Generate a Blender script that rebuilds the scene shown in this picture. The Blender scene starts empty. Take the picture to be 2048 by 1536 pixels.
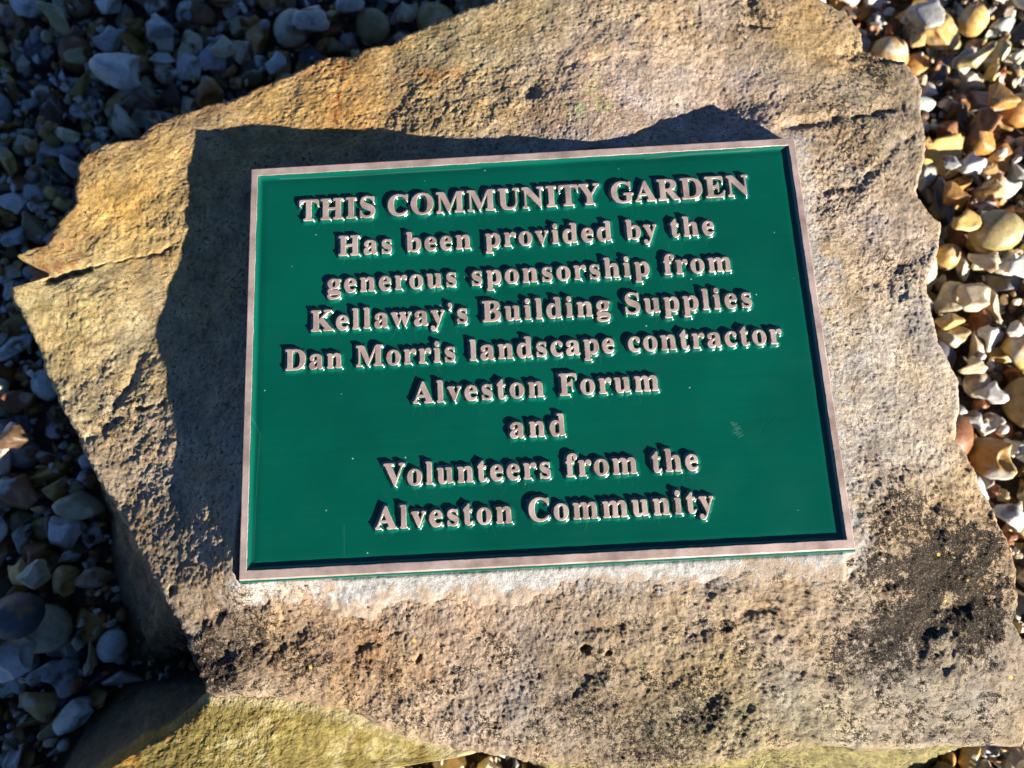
import bpy, bmesh, math, random
import numpy as np
from mathutils import Vector, Matrix, Euler

random.seed(7)
RNG = np.random.default_rng(11)
sc = bpy.context.scene
COL = sc.collection

# ------------------------------------------------------------------ camera
# World: metres, z = 0 is the polished face of the plaque, x to its right, y to its top.
F = 1560.0
PW, PH = 0.300, 0.22136
R = np.array([[0.99844543, -0.04992819, -0.02477715],
              [-0.05431738, -0.97130041, -0.231571],
              [-0.01250414, 0.23255684, -0.97250242]])
CAM = np.array([-0.00683917, -0.11277023, 0.38918515])
cd = bpy.data.cameras.new('camera')
cam = bpy.data.objects.new('camera', cd)
COL.objects.link(cam)
m = Matrix.Identity(4)
for i in range(3):
    m[i][0], m[i][1], m[i][2], m[i][3] = R[0][i], -R[1][i], -R[2][i], CAM[i]
cam.matrix_world = m
cd.sensor_width = 36.0
cd.lens = F / 2048 * 36
cd.clip_start = 0.02
cd.clip_end = 60
cd.dof.use_dof = True
cd.dof.focus_distance = 0.397
cd.dof.aperture_fstop = 7.5
sc.camera = cam

# ------------------------------------------------------------------ sun and sky
EL, AZ = math.radians(20), math.radians(-44)
SUN = np.array([math.cos(AZ) * math.cos(EL), math.sin(AZ) * math.cos(EL), math.sin(EL)])
w = bpy.data.worlds.new('World')
sc.world = w
w.use_nodes = True
nt = w.node_tree
nt.nodes.clear()
wo = nt.nodes.new('ShaderNodeOutputWorld')
bg = nt.nodes.new('ShaderNodeBackground')
sky = nt.nodes.new('ShaderNodeTexSky')
sky.sky_type = 'NISHITA'
sky.sun_disc = False
sky.sun_elevation = EL
sky.sun_rotation = math.atan2(SUN[0], SUN[1])
sky.air_density = 0.45
sky.dust_density = 0.0
sky.ozone_density = 6.0
bg.inputs['Strength'].default_value = 0.06
nt.links.new(sky.outputs[0], bg.inputs[0])
nt.links.new(bg.outputs[0], wo.inputs[0])
sl = bpy.data.lights.new('sun', 'SUN')
sl.energy = 5.0
sl.angle = math.radians(0.5)
sl.color = (1.0, 0.93, 0.82)
so = bpy.data.objects.new('sun', sl)
COL.objects.link(so)
so.rotation_euler = Vector(SUN).to_track_quat('Z', 'Y').to_euler()
so.location = Vector(SUN) * 3
vs = sc.view_settings
vs.view_transform = 'Standard'
vs.look = 'None'
vs.gamma = 1.0
vs.use_curve_mapping = False
vs.exposure = 1.62

ZG = -0.160                       # level of the gravel


# ------------------------------------------------------------------ helpers
def at(p, z):
    """point of the world at height z that the photo shows at pixel p (2048 x 1536)"""
    d = R.T @ np.array([(p[0] - 1024) / F, (p[1] - 768) / F, 1.0])
    return CAM + d * ((z - CAM[2]) / d[2])


def proj(P):
    q = (P - CAM) @ R.T
    return np.stack([q[:, 0] / q[:, 2] * F + 1024, q[:, 1] / q[:, 2] * F + 768, q[:, 2]], 1)


def shadow_point(p, P0, d):
    """where the shadow of the edge through P0 along d, seen at pixel p, lies on the stone"""
    n = np.cross(d, SUN)
    r = R.T @ np.array([(p[0] - 1024) / F, (p[1] - 768) / F, 1.0])
    return CAM + r * ((n @ (np.asarray(P0) - CAM)) / (n @ r))


def _hash(ix, iy, iz, seed):
    h = (ix * 374761393 + iy * 668265263 + iz * 2147483647 + seed * 974634777) & 0xffffffff
    h = ((h ^ (h >> 13)) * 1274126177) & 0xffffffff
    return (h ^ (h >> 16)) & 0xffff


_G = RNG.normal(size=(65536, 3))
_G /= np.linalg.norm(_G, axis=1)[:, None]
_G = _G.astype(np.float32)


def perlin(P, scale, seed=0):
    Q = P * scale
    I = np.floor(Q).astype(np.int64)
    f = (Q - I).astype(np.float32)
    u = f * f * f * (f * (f * 6 - 15) + 10)
    out = 0
    for dx in (0, 1):
        wx = u[:, 0] if dx else 1 - u[:, 0]
        for dy in (0, 1):
            wy = u[:, 1] if dy else 1 - u[:, 1]
            for dz in (0, 1):
                wz = u[:, 2] if dz else 1 - u[:, 2]
                g = _G[_hash(I[:, 0] + dx, I[:, 1] + dy, I[:, 2] + dz, seed)]
                dt = g[:, 0] * (f[:, 0] - dx) + g[:, 1] * (f[:, 1] - dy) + g[:, 2] * (f[:, 2] - dz)
                out = out + wx * wy * wz * dt
    return out * 1.6


def fbm(P, scale, octv, seed=0, gain=0.5):
    a, s, o = 1.0, scale, 0
    for k in range(octv):
        o = o + a * perlin(P, s, seed + k * 17)
        a *= gain
        s *= 2.03
    return o


def smooth(e0, e1, x):
    t = np.clip((x - e0) / (e1 - e0), 0, 1)
    return t * t * (3 - 2 * t)


def seg_dist(P, poly):
    """distance of 2-D points P to an open polyline"""
    best = np.full(len(P), 1e9)
    for a, b in zip(poly[:-1], poly[1:]):
        a, b = np.asarray(a, float), np.asarray(b, float)
        d = b - a
        t = np.clip(((P - a) @ d) / max(d @ d, 1e-18), 0, 1)
        best = np.minimum(best, np.linalg.norm(P - a - t[:, None] * d, axis=1))
    return best


class TPS:
    def __init__(s, xy, z, lam=1e-6):
        s.xy, n = xy, len(xy)
        K = s.k(xy, xy) + lam * np.eye(n)
        Pm = np.c_[np.ones(n), xy]
        A = np.block([[K, Pm], [Pm.T, np.zeros((3, 3))]])
        s.w = np.linalg.solve(A, np.r_[z, 0, 0, 0])

    @staticmethod
    def k(a, b):
        r2 = ((a[:, None, :] - b[None]) ** 2).sum(-1)
        return 0.5 * r2 * np.log(r2 + 1e-14)

    def __call__(s, p):
        out = np.empty(len(p))
        for i in range(0, len(p), 40000):
            q = p[i:i + 40000]
            out[i:i + 40000] = s.k(q, s.xy) @ s.w[:-3] + np.c_[np.ones(len(q)), q] @ s.w[-3:]
        return out


def new_mesh(name, V, quads, cols=None, smooth_=True):
    me = bpy.data.meshes.new(name)
    V = np.ascontiguousarray(V, np.float32)
    quads = np.ascontiguousarray(quads, np.int32)
    k = quads.shape[1]
    me.vertices.add(len(V))
    me.vertices.foreach_set('co', V.ravel())
    me.loops.add(quads.size)
    me.loops.foreach_set('vertex_index', quads.ravel())
    me.polygons.add(len(quads))
    me.polygons.foreach_set('loop_start', np.arange(0, quads.size, k, dtype=np.int32))
    me.polygons.foreach_set('use_smooth', np.full(len(quads), smooth_))
    me.update(calc_edges=True)
    me.validate()
    for nm, c in (cols or {}).items():
        a = me.color_attributes.new(nm, 'FLOAT_COLOR', 'POINT')
        c4 = np.ones((len(V), 4), np.float32)
        c4[:, :c.shape[1]] = c
        a.data.foreach_set('color', c4.ravel())
    return me


def link(name, data, mat=None, parent=None):
    o = bpy.data.objects.new(name, data)
    COL.objects.link(o)
    if mat is not None:
        data.materials.append(mat)
    if parent is not None:
        o.parent = parent
    return o


def tag(o, label, cat, group=None):
    o['label'] = label
    o['category'] = cat
    if group:
        o['group'] = group


def mat_base(name):
    mt = bpy.data.materials.new(name)
    mt.use_nodes = True
    t = mt.node_tree
    b = t.nodes['Principled BSDF']
    return mt, t, b


def nd(t, typ, **kw):
    n = t.nodes.new(typ)
    for k, v in kw.items():
        setattr(n, k, v)
    return n


def noise(t, co, scale, detail=4, rough=0.6):
    n = nd(t, 'ShaderNodeTexNoise')
    n.inputs['Scale'].default_value = scale
    n.inputs['Detail'].default_value = detail
    n.inputs['Roughness'].default_value = rough
    t.links.new(co, n.inputs['Vector'])
    return n.outputs['Fac']


def ramp(t, fac, stops):
    n = nd(t, 'ShaderNodeValToRGB')
    e = n.color_ramp.elements
    while len(e) < len(stops):
        e.new(0.5)
    for el, (p, c) in zip(e, stops):
        el.position = p
        el.color = (*c, 1) if len(c) == 3 else c
    t.links.new(fac, n.inputs['Fac'])
    return n.outputs['Color']


def mix(t, fac, a, b, mode='MIX'):
    n = nd(t, 'ShaderNodeMix', data_type='RGBA', blend_type=mode)
    for s, v in ((n.inputs['Factor'], fac), (n.inputs['A'], a), (n.inputs['B'], b)):
        if hasattr(v, 'links') or isinstance(v, bpy.types.NodeSocket):
            t.links.new(v, s)
        elif isinstance(v, (int, float)):
            s.default_value = v
        else:
            s.default_value = (*v, 1)
    return n.outputs['Result']


def maprange(t, v, a, b, c, d):
    n = nd(t, 'ShaderNodeMapRange')
    t.links.new(v, n.inputs['Value'])
    for nm, x in (('From Min', a), ('From Max', b), ('To Min', c), ('To Max', d)):
        n.inputs[nm].default_value = x
    return n.outputs['Result']


def bump(t, h, strength, dist, prev=None):
    n = nd(t, 'ShaderNodeBump')
    n.inputs['Strength'].default_value = strength
    n.inputs['Distance'].default_value = dist
    t.links.new(h, n.inputs['Height'])
    if prev is not None:
        t.links.new(prev, n.inputs['Normal'])
    return n.outputs['Normal']


# ------------------------------------------------------------------ materials
def stone_material(name, attr='col', grain=1.0, stain=False):
    mt, t, b = mat_base(name)
    tc = nd(t, 'ShaderNodeTexCoord').outputs['Object']
    at_ = nd(t, 'ShaderNodeVertexColor', layer_name=attr).outputs['Color']
    n1 = noise(t, tc, 1500, 3, 0.7)
    n2 = noise(t, tc, 420, 5, 0.65)
    n3 = noise(t, tc, 90, 4, 0.6)
    c = mix(t, 1.0, at_, ramp(t, n1, [(0.25, (0.62, 0.60, 0.58)), (0.5, (1, 1, 1)), (0.78, (1.35, 1.33, 1.28))]), 'MULTIPLY')
    c = mix(t, 1.0, c, ramp(t, n2, [(0.30, (0.50, 0.47, 0.44)), (0.47, (1, 1, 1)), (0.75, (1.18, 1.15, 1.1))]), 'MULTIPLY')
    c = mix(t, 1.0, c, ramp(t, n3, [(0.30, (0.80, 0.74, 0.66)), (0.5, (1, 1, 1)), (0.70, (1.10, 1.10, 1.12))]), 'MULTIPLY')
    if stain:  # dark speckle: dirt, and the shade of rough hollows painted in
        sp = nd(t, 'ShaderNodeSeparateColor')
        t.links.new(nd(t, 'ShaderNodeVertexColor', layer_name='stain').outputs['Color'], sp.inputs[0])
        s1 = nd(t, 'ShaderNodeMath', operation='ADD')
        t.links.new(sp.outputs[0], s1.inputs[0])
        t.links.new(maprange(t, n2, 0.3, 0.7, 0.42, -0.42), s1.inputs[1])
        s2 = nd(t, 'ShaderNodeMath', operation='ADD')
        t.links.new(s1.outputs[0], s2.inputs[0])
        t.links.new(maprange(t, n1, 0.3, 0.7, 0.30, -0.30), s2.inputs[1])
        stain_shade_k = maprange(t, s2.outputs[0], 0.24, 0.66, 0, 0.95)
        c = mix(t, stain_shade_k, c, ramp(t, n1, [(0.35, (0.010, 0.009, 0.008)), (0.56, (0.024, 0.019, 0.015)), (0.66, (0.17, 0.135, 0.10))]))
        t.links.new(maprange(t, stain_shade_k, 0, 1, 0.25, 0.06), b.inputs['Specular IOR Level'])
    # rare yellow crumbs of lichen
    v = nd(t, 'ShaderNodeTexVoronoi')
    v.inputs['Scale'].default_value = 75
    t.links.new(tc, v.inputs['Vector'])
    sep = nd(t, 'ShaderNodeSeparateColor')
    t.links.new(v.outputs['Color'], sep.inputs[0])
    pick = maprange(t, sep.outputs[0], 0.80, 0.81, 0, 1)
    near = maprange(t, v.outputs['Distance'], 0.055, 0.085, 1, 0)
    mm = nd(t, 'ShaderNodeMath', operation='MULTIPLY')
    t.links.new(pick, mm.inputs[0])
    t.links.new(near, mm.inputs[1])
    c = mix(t, mm.outputs[0], c, (0.62, 0.42, 0.08))
    t.links.new(c, b.inputs['Base Color'])
    t.links.new(maprange(t, n1, 0.3, 0.75, 0.95, 0.45), b.inputs['Roughness'])
    b.inputs['Specular IOR Level'].default_value = 0.22
    nn = bump(t, n2, 0.75 * grain, 0.0012)
    nn = bump(t, n1, 1.0 * grain, 0.0007, nn)
    t.links.new(nn, b.inputs['Normal'])
    return mt


def mortar_material():
    mt, t, b = mat_base('mortar')
    tc = nd(t, 'ShaderNodeTexCoord').outputs['Object']
    n1 = noise(t, tc, 1300, 3, 0.7)
    n2 = noise(t, tc, 350, 5, 0.65)
    c = ramp(t, n2, [(0.30, (0.15, 0.135, 0.12)), (0.43, (0.33, 0.31, 0.285)), (0.64, (0.46, 0.44, 0.415))])
    c = mix(t, 1.0, c, ramp(t, n1, [(0.3, (0.7, 0.7, 0.7)), (0.5, (1, 1, 1))]), 'MULTIPLY')
    # thin mortar lets the sandstone show through as worn patches
    sp = nd(t, 'ShaderNodeSeparateColor')
    t.links.new(nd(t, 'ShaderNodeVertexColor', layer_name='thick').outputs['Color'], sp.inputs[0])
    sm = nd(t, 'ShaderNodeMath', operation='ADD')
    t.links.new(sp.outputs[0], sm.inputs[0])
    t.links.new(maprange(t, noise(t, tc, 260, 5, 0.7), 0.3, 0.7, -0.45, 0.45), sm.inputs[1])
    c = mix(t, maprange(t, sm.outputs[0], 0.08, 0.55, 0, 1), (0.31, 0.235, 0.165), c)
    t.links.new(c, b.inputs['Base Color'])
    b.inputs['Roughness'].default_value = 0.9
    nn = bump(t, n2, 0.5, 0.0008)
    nn = bump(t, n1, 1.0, 0.0006, nn)
    t.links.new(nn, b.inputs['Normal'])
    return mt


def enamel_material():
    mt, t, b = mat_base('green_enamel')
    tc = nd(t, 'ShaderNodeTexCoord').outputs['Object']
    wear = nd(t, 'ShaderNodeVertexColor', layer_name='wear').outputs['Color']
    n1 = noise(t, tc, 14, 3, 0.5)
    c = ramp(t, n1, [(0.3, (0.0004, 0.058, 0.036)), (0.7, (0.0004, 0.078, 0.048))])
    v = nd(t, 'ShaderNodeTexVoronoi')
    v.inputs['Scale'].default_value = 150
    t.links.new(tc, v.inputs['Vector'])
    sep = nd(t, 'ShaderNodeSeparateColor')
    t.links.new(v.outputs['Color'], sep.inputs[0])
    pick = maprange(t, sep.outputs[0], 0.80, 0.82, 0, 1)
    near = maprange(t, v.outputs['Distance'], 0.02, 0.075, 0.9, 0)
    mm = nd(t, 'ShaderNodeMath', operation='MULTIPLY')
    t.links.new(pick, mm.inputs[0])
    t.links.new(near, mm.inputs[1])
    c = mix(t, mm.outputs[0], c, (0.45, 0.55, 0.5))
    sepw = nd(t, 'ShaderNodeSeparateColor')
    t.links.new(wear, sepw.inputs[0])
    c = mix(t, sepw.outputs[0], c, (0.35, 0.52, 0.46))
    t.links.new(c, b.inputs['Base Color'])
    n2 = noise(t, tc, 45, 2, 0.5)
    t.links.new(maprange(t, n2, 0.3, 0.7, 0.15, 0.28), b.inputs['Roughness'])
    # faint brush drag along the plaque
    mp = nd(t, 'ShaderNodeMapping')
    mp.inputs['Scale'].default_value = (4, 160, 1)
    t.links.new(tc, mp.inputs['Vector'])
    n3 = noise(t, mp.outputs[0], 1.0, 3, 0.55)
    nn = bump(t, n3, 0.45, 0.0003)
    n4 = noise(t, tc, 900, 3, 0.6)
    nn = bump(t, n4, 0.08, 0.0002, nn)
    t.links.new(nn, b.inputs['Normal'])
    return mt


def copper_material():
    mt, t, b = mat_base('oxidised_copper')
    tc = nd(t, 'ShaderNodeTexCoord').outputs['Object']
    n1 = noise(t, tc, 1400, 3, 0.7)
    n2 = noise(t, tc, 70, 4, 0.6)
    c = ramp(t, n2, [(0.30, (0.40, 0.28, 0.225)), (0.5, (0.58, 0.425, 0.35)), (0.70, (0.68, 0.53, 0.44))])
    c = mix(t, 1.0, c, ramp(t, n1, [(0.28, (0.84, 0.81, 0.80)), (0.5, (1, 1, 1)), (0.75, (1.06, 1.06, 1.05))]), 'MULTIPLY')
    t.links.new(c, b.inputs['Base Color'])
    b.inputs['Metallic'].default_value = 0.55
    t.links.new(maprange(t, n2, 0.3, 0.7, 0.42, 0.56), b.inputs['Roughness'])
    mp = nd(t, 'ShaderNodeMapping')
    mp.inputs['Scale'].default_value = (400, 2500, 1)
    t.links.new(tc, mp.inputs['Vector'])
    n3 = noise(t, mp.outputs[0], 1.0, 2, 0.6)
    nn = bump(t, n3, 0.2, 0.0002)
    nn = bump(t, n1, 0.3, 0.0002, nn)
    t.links.new(nn, b.inputs['Normal'])
    return mt


def flint_material(name, loose):
    """flint with a chalky rind; loose = colours come from the object, else from vertex colours"""
    mt, t, b = mat_base(name)
    tcn = nd(t, 'ShaderNodeTexCoord')
    if loose:
        inf = nd(t, 'ShaderNodeObjectInfo')
        base, rnd = inf.outputs['Color'], inf.outputs['Random']
    else:
        base = nd(t, 'ShaderNodeVertexColor', layer_name='col').outputs['Color']
        sp = nd(t, 'ShaderNodeSeparateColor')
        t.links.new(nd(t, 'ShaderNodeVertexColor', layer_name='rnd').outputs['Color'], sp.inputs[0])
        rnd = sp.outputs[0]
    off = nd(t, 'ShaderNodeCombineXYZ')
    ms = nd(t, 'ShaderNodeMath', operation='MULTIPLY')
    ms.inputs[1].default_value = 37.0
    t.links.new(rnd, ms.inputs[0])
    for i in range(3):
        t.links.new(ms.outputs[0], off.inputs[i])
    ad = nd(t, 'ShaderNodeVectorMath', operation='ADD')
    t.links.new(tcn.outputs['Object'], ad.inputs[0])
    t.links.new(off.outputs[0], ad.inputs[1])
    co = ad.outputs[0]
    k = 1.0 if loose else 1 / 0.012
    n1 = noise(t, co, 0.9 * k, 3, 0.55)
    n2 = noise(t, co, 3.5 * k, 5, 0.65)
    n3 = noise(t, co, 16 * k, 4, 0.7)
    rind = ramp(t, rnd, [(0.0, (0.56, 0.53, 0.46)), (0.35, (0.58, 0.47, 0.27)), (0.55, (0.30, 0.16, 0.06)), (0.75, (0.12, 0.075, 0.045)), (1.0, (0.56, 0.54, 0.48))])
    rind.node.color_ramp.interpolation = 'CONSTANT'
    msk = maprange(t, n1, 0.56, 0.66, 0, 0.9)
    c = mix(t, msk, base, rind)
    c = mix(t, 1.0, c, ramp(t, n2, [(0.28, (0.62, 0.55, 0.48)), (0.5, (1, 1, 1)), (0.72, (1.12, 1.10, 1.05))]), 'MULTIPLY')
    c = mix(t, 1.0, c, ramp(t, n3, [(0.28, (0.55, 0.52, 0.50)), (0.46, (1, 1, 1))]), 'MULTIPLY')
    t.links.new(c, b.inputs['Base Color'])
    t.links.new(maprange(t, n2, 0.3, 0.7, 0.30, 0.62), b.inputs['Roughness'])
    b.inputs['Specular IOR Level'].default_value = 0.42
    nn = bump(t, n2, 0.35, 0.0012 if not loose else 0.0012)
    nn = bump(t, n3, 0.5, 0.0004, nn)
    t.links.new(nn, b.inputs['Normal'])
    return mt


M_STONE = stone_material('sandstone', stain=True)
M_MOSS = stone_material('mossy_sandstone', grain=0.7)
M_MORTAR = mortar_material()
M_GREEN = enamel_material()
M_COPPER = copper_material()
M_FLINT = flint_material('flint', True)
M_FLINT_MASS = flint_material('flint_mass', False)


# ------------------------------------------------------------------ rocks
def star_radius(theta, rim, c):
    """radius of the closed polygon rim round c in the directions theta"""
    P = np.asarray(rim) - c
    Q = np.roll(P, -1, axis=0)
    out = np.zeros(len(theta))
    D = np.stack([np.cos(theta), np.sin(theta)], 1)
    for a, b in zip(P, Q):
        e = b - a
        den = D[:, 0] * e[1] - D[:, 1] * e[0]
        den = np.where(np.abs(den) < 1e-12, 1e-12, den)
        r = (a[0] * e[1] - a[1] * e[0]) / den
        s = (a[0] * D[:, 1] - a[1] * D[:, 0]) / den
        ok = (s >= -1e-9) & (s <= 1 + 1e-9) & (r > 0)
        out = np.where(ok & (r > out), r, out)
    bad = out == 0
    if bad.any():
        out[bad] = np.interp(theta[bad], theta[~bad], out[~bad], period=2 * math.pi)
    return out


# --- the slab: rim in pixels with the height of the top face there
RIM = [(18, 571, -33), (70, 553, -32), (88, 544, -32), (84, 538, -32), (55, 524, -32), (24, 508, -33), (44, 499, -32), (84, 490, -31), (92, 472, -30), (113, 441, -29), (147, 403, -27),
       (145, 359, -27), (154, 321, -27), (171, 301, -26), (202, 282, -25), (246, 273, -25), (270, 272, -25), (290, 253, -25), (342, 229, -25),
       (410, 208, -24), (478, 188, -24), (523, 167, -24), (581, 142, -22), (615, 126, -22), (649, 106, -21), (680, 104, -20), (700, 107, -20),
       (734, 90, -19), (779, 82, -18), (802, 65, -18), (837, 51, -17), (891, 27, -16), (973, 0, -15), (1080, -50, -14), (1240, -90, -13),
       (1420, -95, -13), (1560, -60, -14), (1659, 3, -16), (1676, 12, -16), (1693, 15, -16), (1710, 34, -16), (1727, 58, -17), (1734, 91, -18),
       (1775, 103, -19), (1815, 118, -19), (1840, 144, -19), (1849, 171, -19), (1845, 212, -19), (1857, 284, -19), (1854, 318, -18), (1840, 376, -17),
       (1854, 410, -17), (1888, 441, -18), (1890, 458, -18), (1879, 505, -18), (1857, 558, -18), (1861, 603, -17), (1878, 681, -17), (1898, 705, -17),
       (1929, 763, -18), (1925, 828, -18), (1917, 879, -18), (1939, 907, -19), (1973, 978, -20), (1994, 1018, -21), (2018, 1072, -22),
       (2038, 1148, -23), (2042, 1199, -24), (2035, 1250, -24), (2060, 1310, -26), (2078, 1400, -29), (2050, 1496, -33), (1926, 1495, -33),
       (1826, 1503, -33), (1700, 1496, -32), (1560, 1497, -32), (1450, 1530, -34), (1250, 1548, -35), (1069, 1530, -36), (1007, 1515, -36),
       (939, 1507, -35), (854, 1489, -34), (785, 1466, -33), (734, 1442, -33), (700, 1424, -32), (649, 1412, -31), (581, 1401, -28),
       (478, 1394, -24), (420, 1398, -23), (402, 1387, -23), (386, 1336, -22), (369, 1301, -22), (352, 1243, -22), (328, 1209, -23), (301, 1158, -25),
       (277, 1103, -27), (253, 1059, -28), (232, 1025, -29), (212, 989, -31), (185, 954, -32), (167, 910, -33), (147, 869, -34), (126, 828, -35),
       (103, 784, -36), (82, 736, -36), (72, 698, -36), (44, 643, -35), (20, 596, -34)]
TL, TR, BL = np.array([-PW / 2, PH / 2, 0]), np.array([PW / 2, PH / 2, 0]), np.array([-PW / 2, -PH / 2, 0])
SH_LEFT = [(393, 273), (379, 328), (372, 386), (362, 465), (349, 513), (331, 585), (318, 643), (311, 691), (321, 725), (333, 770), (342, 821), (349, 883),
           (349, 944), (345, 992), (372, 1025), (393, 1035), (417, 1055), (441, 1083), (458, 1117), (470, 1140)]
SH_TOP = [(444, 256), (513, 248), (598, 251), (683, 255), (768, 261), (885, 272), (1008, 272), (1110, 273), (1213, 282), (1264, 267), (1315, 239),
          (1345, 230), (1384, 219), (1418, 212)]
SH_RIGHT = [(1438, 226), (1456, 246), (1494, 275)]
CTRL = [shadow_point(p, TL, np.array([0, 1.0, 0])) for p in SH_LEFT]
CTRL += [shadow_point(p, TL, np.array([1.0, 0, 0])) for p in SH_TOP]
CTRL += [shadow_point(p, TR, np.array([0, 1.0, 0])) for p in SH_RIGHT]
CTRL += [at((x, y), z / 1000) for x, y, z in RIM[::3]]
CTRL += [at((x, y), z / 1000) for x, y, z in [
    (520, 1200, -13), (660, 1200, -12.5), (800, 1190, -12), (1100, 1170, -11.5), (1400, 1145, -11), (1680, 1125, -10.5), (1745, 1080, -10.5), (1700, 900, -10),
    (1670, 700, -10), (1640, 500, -9.5), (1615, 330, -10), (1050, 720, -12), (800, 500, -13), (800, 900, -13), (1300, 500, -12), (1300, 900, -12),
    (1100, 1320, -21), (700, 1290, -22), (450, 1250, -19), (1500, 1320, -19), (1800, 1220, -19), (1900, 1350, -24), (1000, 150, -12), (1300, 120, -11),
    (1550, 150, -14), (1700, 200, -16), (250, 500, -28), (220, 750, -33), (200, 620, -32), (760, 1400, -29), (1300, 1440, -29), (1800, 700, -14)]]
CTRL = np.array(CTRL)
slab_z0 = TPS(CTRL[:, :2], CTRL[:, 2], 2e-6)

GROOVES = [  # pixel polylines on the top face, depth mm, half width mm
    ([(70, 541), (118, 531), (150, 523)], 7, 2.2), ([(118, 530), (150, 523), (200, 514), (250, 504), (300, 499)], 1.1, .8),
    ([(285, 500), (312, 496), (328, 490)], 2.0, 1.8),
    ([(1500, -10), (1488, 40), (1498, 62), (1530, 68)], 2.5, 2.5),
    ([(1560, 268), (1640, 254), (1700, 240), (1752, 230), (1790, 215)], 2.6, 3.0),
    ([(1640, 395), (1700, 378), (1740, 350), (1780, 300), (1830, 268)], 2.2, 3.0),
    ([(1690, 110), (1740, 112), (1800, 120)], 3.0, 3.5),
    ([(190, 845), (205, 800), (240, 760), (262, 700)], 1.6, 3.0),
    ([(150, 870), (185, 860), (215, 830)], 1.6, 3.0),
    ([(255, 810), (285, 808), (318, 800)], 1.8, 1.2),
    ([(410, 1245), (450, 1222), (500, 1215), (530, 1200)], 2.5, 3.5),
    ([(340, 1310), (420, 1320), (480, 1280), (540, 1300), (600, 1260)], 2.2, 4.0),
    ([(1100, 1415), (1140, 1395), (1180, 1350)], 2.0, 3.5),
    ([(1150, 1262), (1200, 1250), (1240, 1245)], 1.6, 2.5),
    ([(700, 1310), (740, 1285), (790, 1270)], 1.6, 2.5),
    ([(770, 1410), (800, 1395)], 1.8, 4.5),
    ([(1730, 570), (1800, 590), (1850, 590)], 2.0, 5.0),
    ([(1780, 540), (1820, 520), (1850, 500)], 1.6, 4.5),
    ([(1860, 1010), (1850, 1060), (1880, 1110), (1900, 1180)], 2.2, 6.0),
    ([(1760, 1160), (1740, 1220), (1700, 1260)], 2.0, 5.0),
    ([(1990, 1170), (1940, 1200), (1880, 1230), (1840, 1310)], 2.5, 7.0),
    ([(1600, 1330), (1660, 1350), (1720, 1340), (1740, 1290)], 2.2, 4.5),
    ([(1480, 1225), (1540, 1215)], 1.6, 2.5),
    ([(1380, 1440), (1420, 1420), (1440, 1380)], 1.8, 5.0),
    ([(1275, 135), (1200, 140), (1140, 150)], 1.2, 3.0),
]
PITS = [(1171, 1298, 5.5, 2.2), (1215, 1303, 1.2, 1.8), (837, 1318, 2.5, 1.6), (1062, 205, 2.5, 5), (340, 1180, 2.5, 2.2)]
gz = -0.021
GROOVES_W = [([at(p, gz)[:2] for p in pl], d / 1000, hw / 1000) for pl, d, hw in GROOVES]
HUMPS = [(2000, 1325, 105, 9.0), (1775, 1385, 62, 5.0), (1895, 1120, 45, 3.5), (1865, 618, 55, 4.5), (510, 1362, 62, 5.0), (630, 1365, 55, 4.5), (1455, 1468, 55, 4.5), (1205, 1418, 45, 3.5),
         (815, 1418, 42, 3.0), (285, 868, 50, 3.6), (1805, 150, 48, 4.2), (1745, 288, 45, 3.2), (1735, 412, 42, 3.0), (1620, 1300, 40, 2.2), (1530, 1240, 38, 2.0), (1090, 228, 28, 2.0), (1540, 78, 32, 2.2),
         (770, 1320, 40, 2.5), (1290, 1275, 30, 1.8), (330, 1000, 45, 3.0), (1330, 1500, 50, 3.5), (1780, 1150, 40, 2.5), (1700, 1230, 35, 2.2), (1280, 150, 40, 2.0), (210, 340, 35, 2.5)]
STAIN_SHADE = np.zeros(1)
HUMPS_W = [(at((x, y), gz)[:2], r * .00027, h / 1000) for x, y, r, h in HUMPS]
ROUGH_W = [(at((x, y), gz)[:2], r * .00030) for x, y, r in [(1880, 1160, 130), (1960, 1250, 90), (1720, 1310, 90), (1810, 560, 80), (430, 1310, 90), (570, 1310, 90), (1400, 1420, 90), (1160, 1390, 70), (240, 830, 80), (1690, 330, 80), (620, 1290, 170), (950, 1380, 200), (1250, 1370, 220), (1550, 1370, 200), (1750, 1180, 150)]]
PITS_W = [(at((x, y), gz)[:2], d / 1000, r / 1000) for x, y, d, r in PITS]


def rect_out(xy):
    """signed distance outside the plaque's outline"""
    q = np.abs(xy) - np.array([PW / 2, PH / 2])
    return np.linalg.norm(np.maximum(q, 0), axis=1) + np.minimum(q.max(1), 0)


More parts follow.
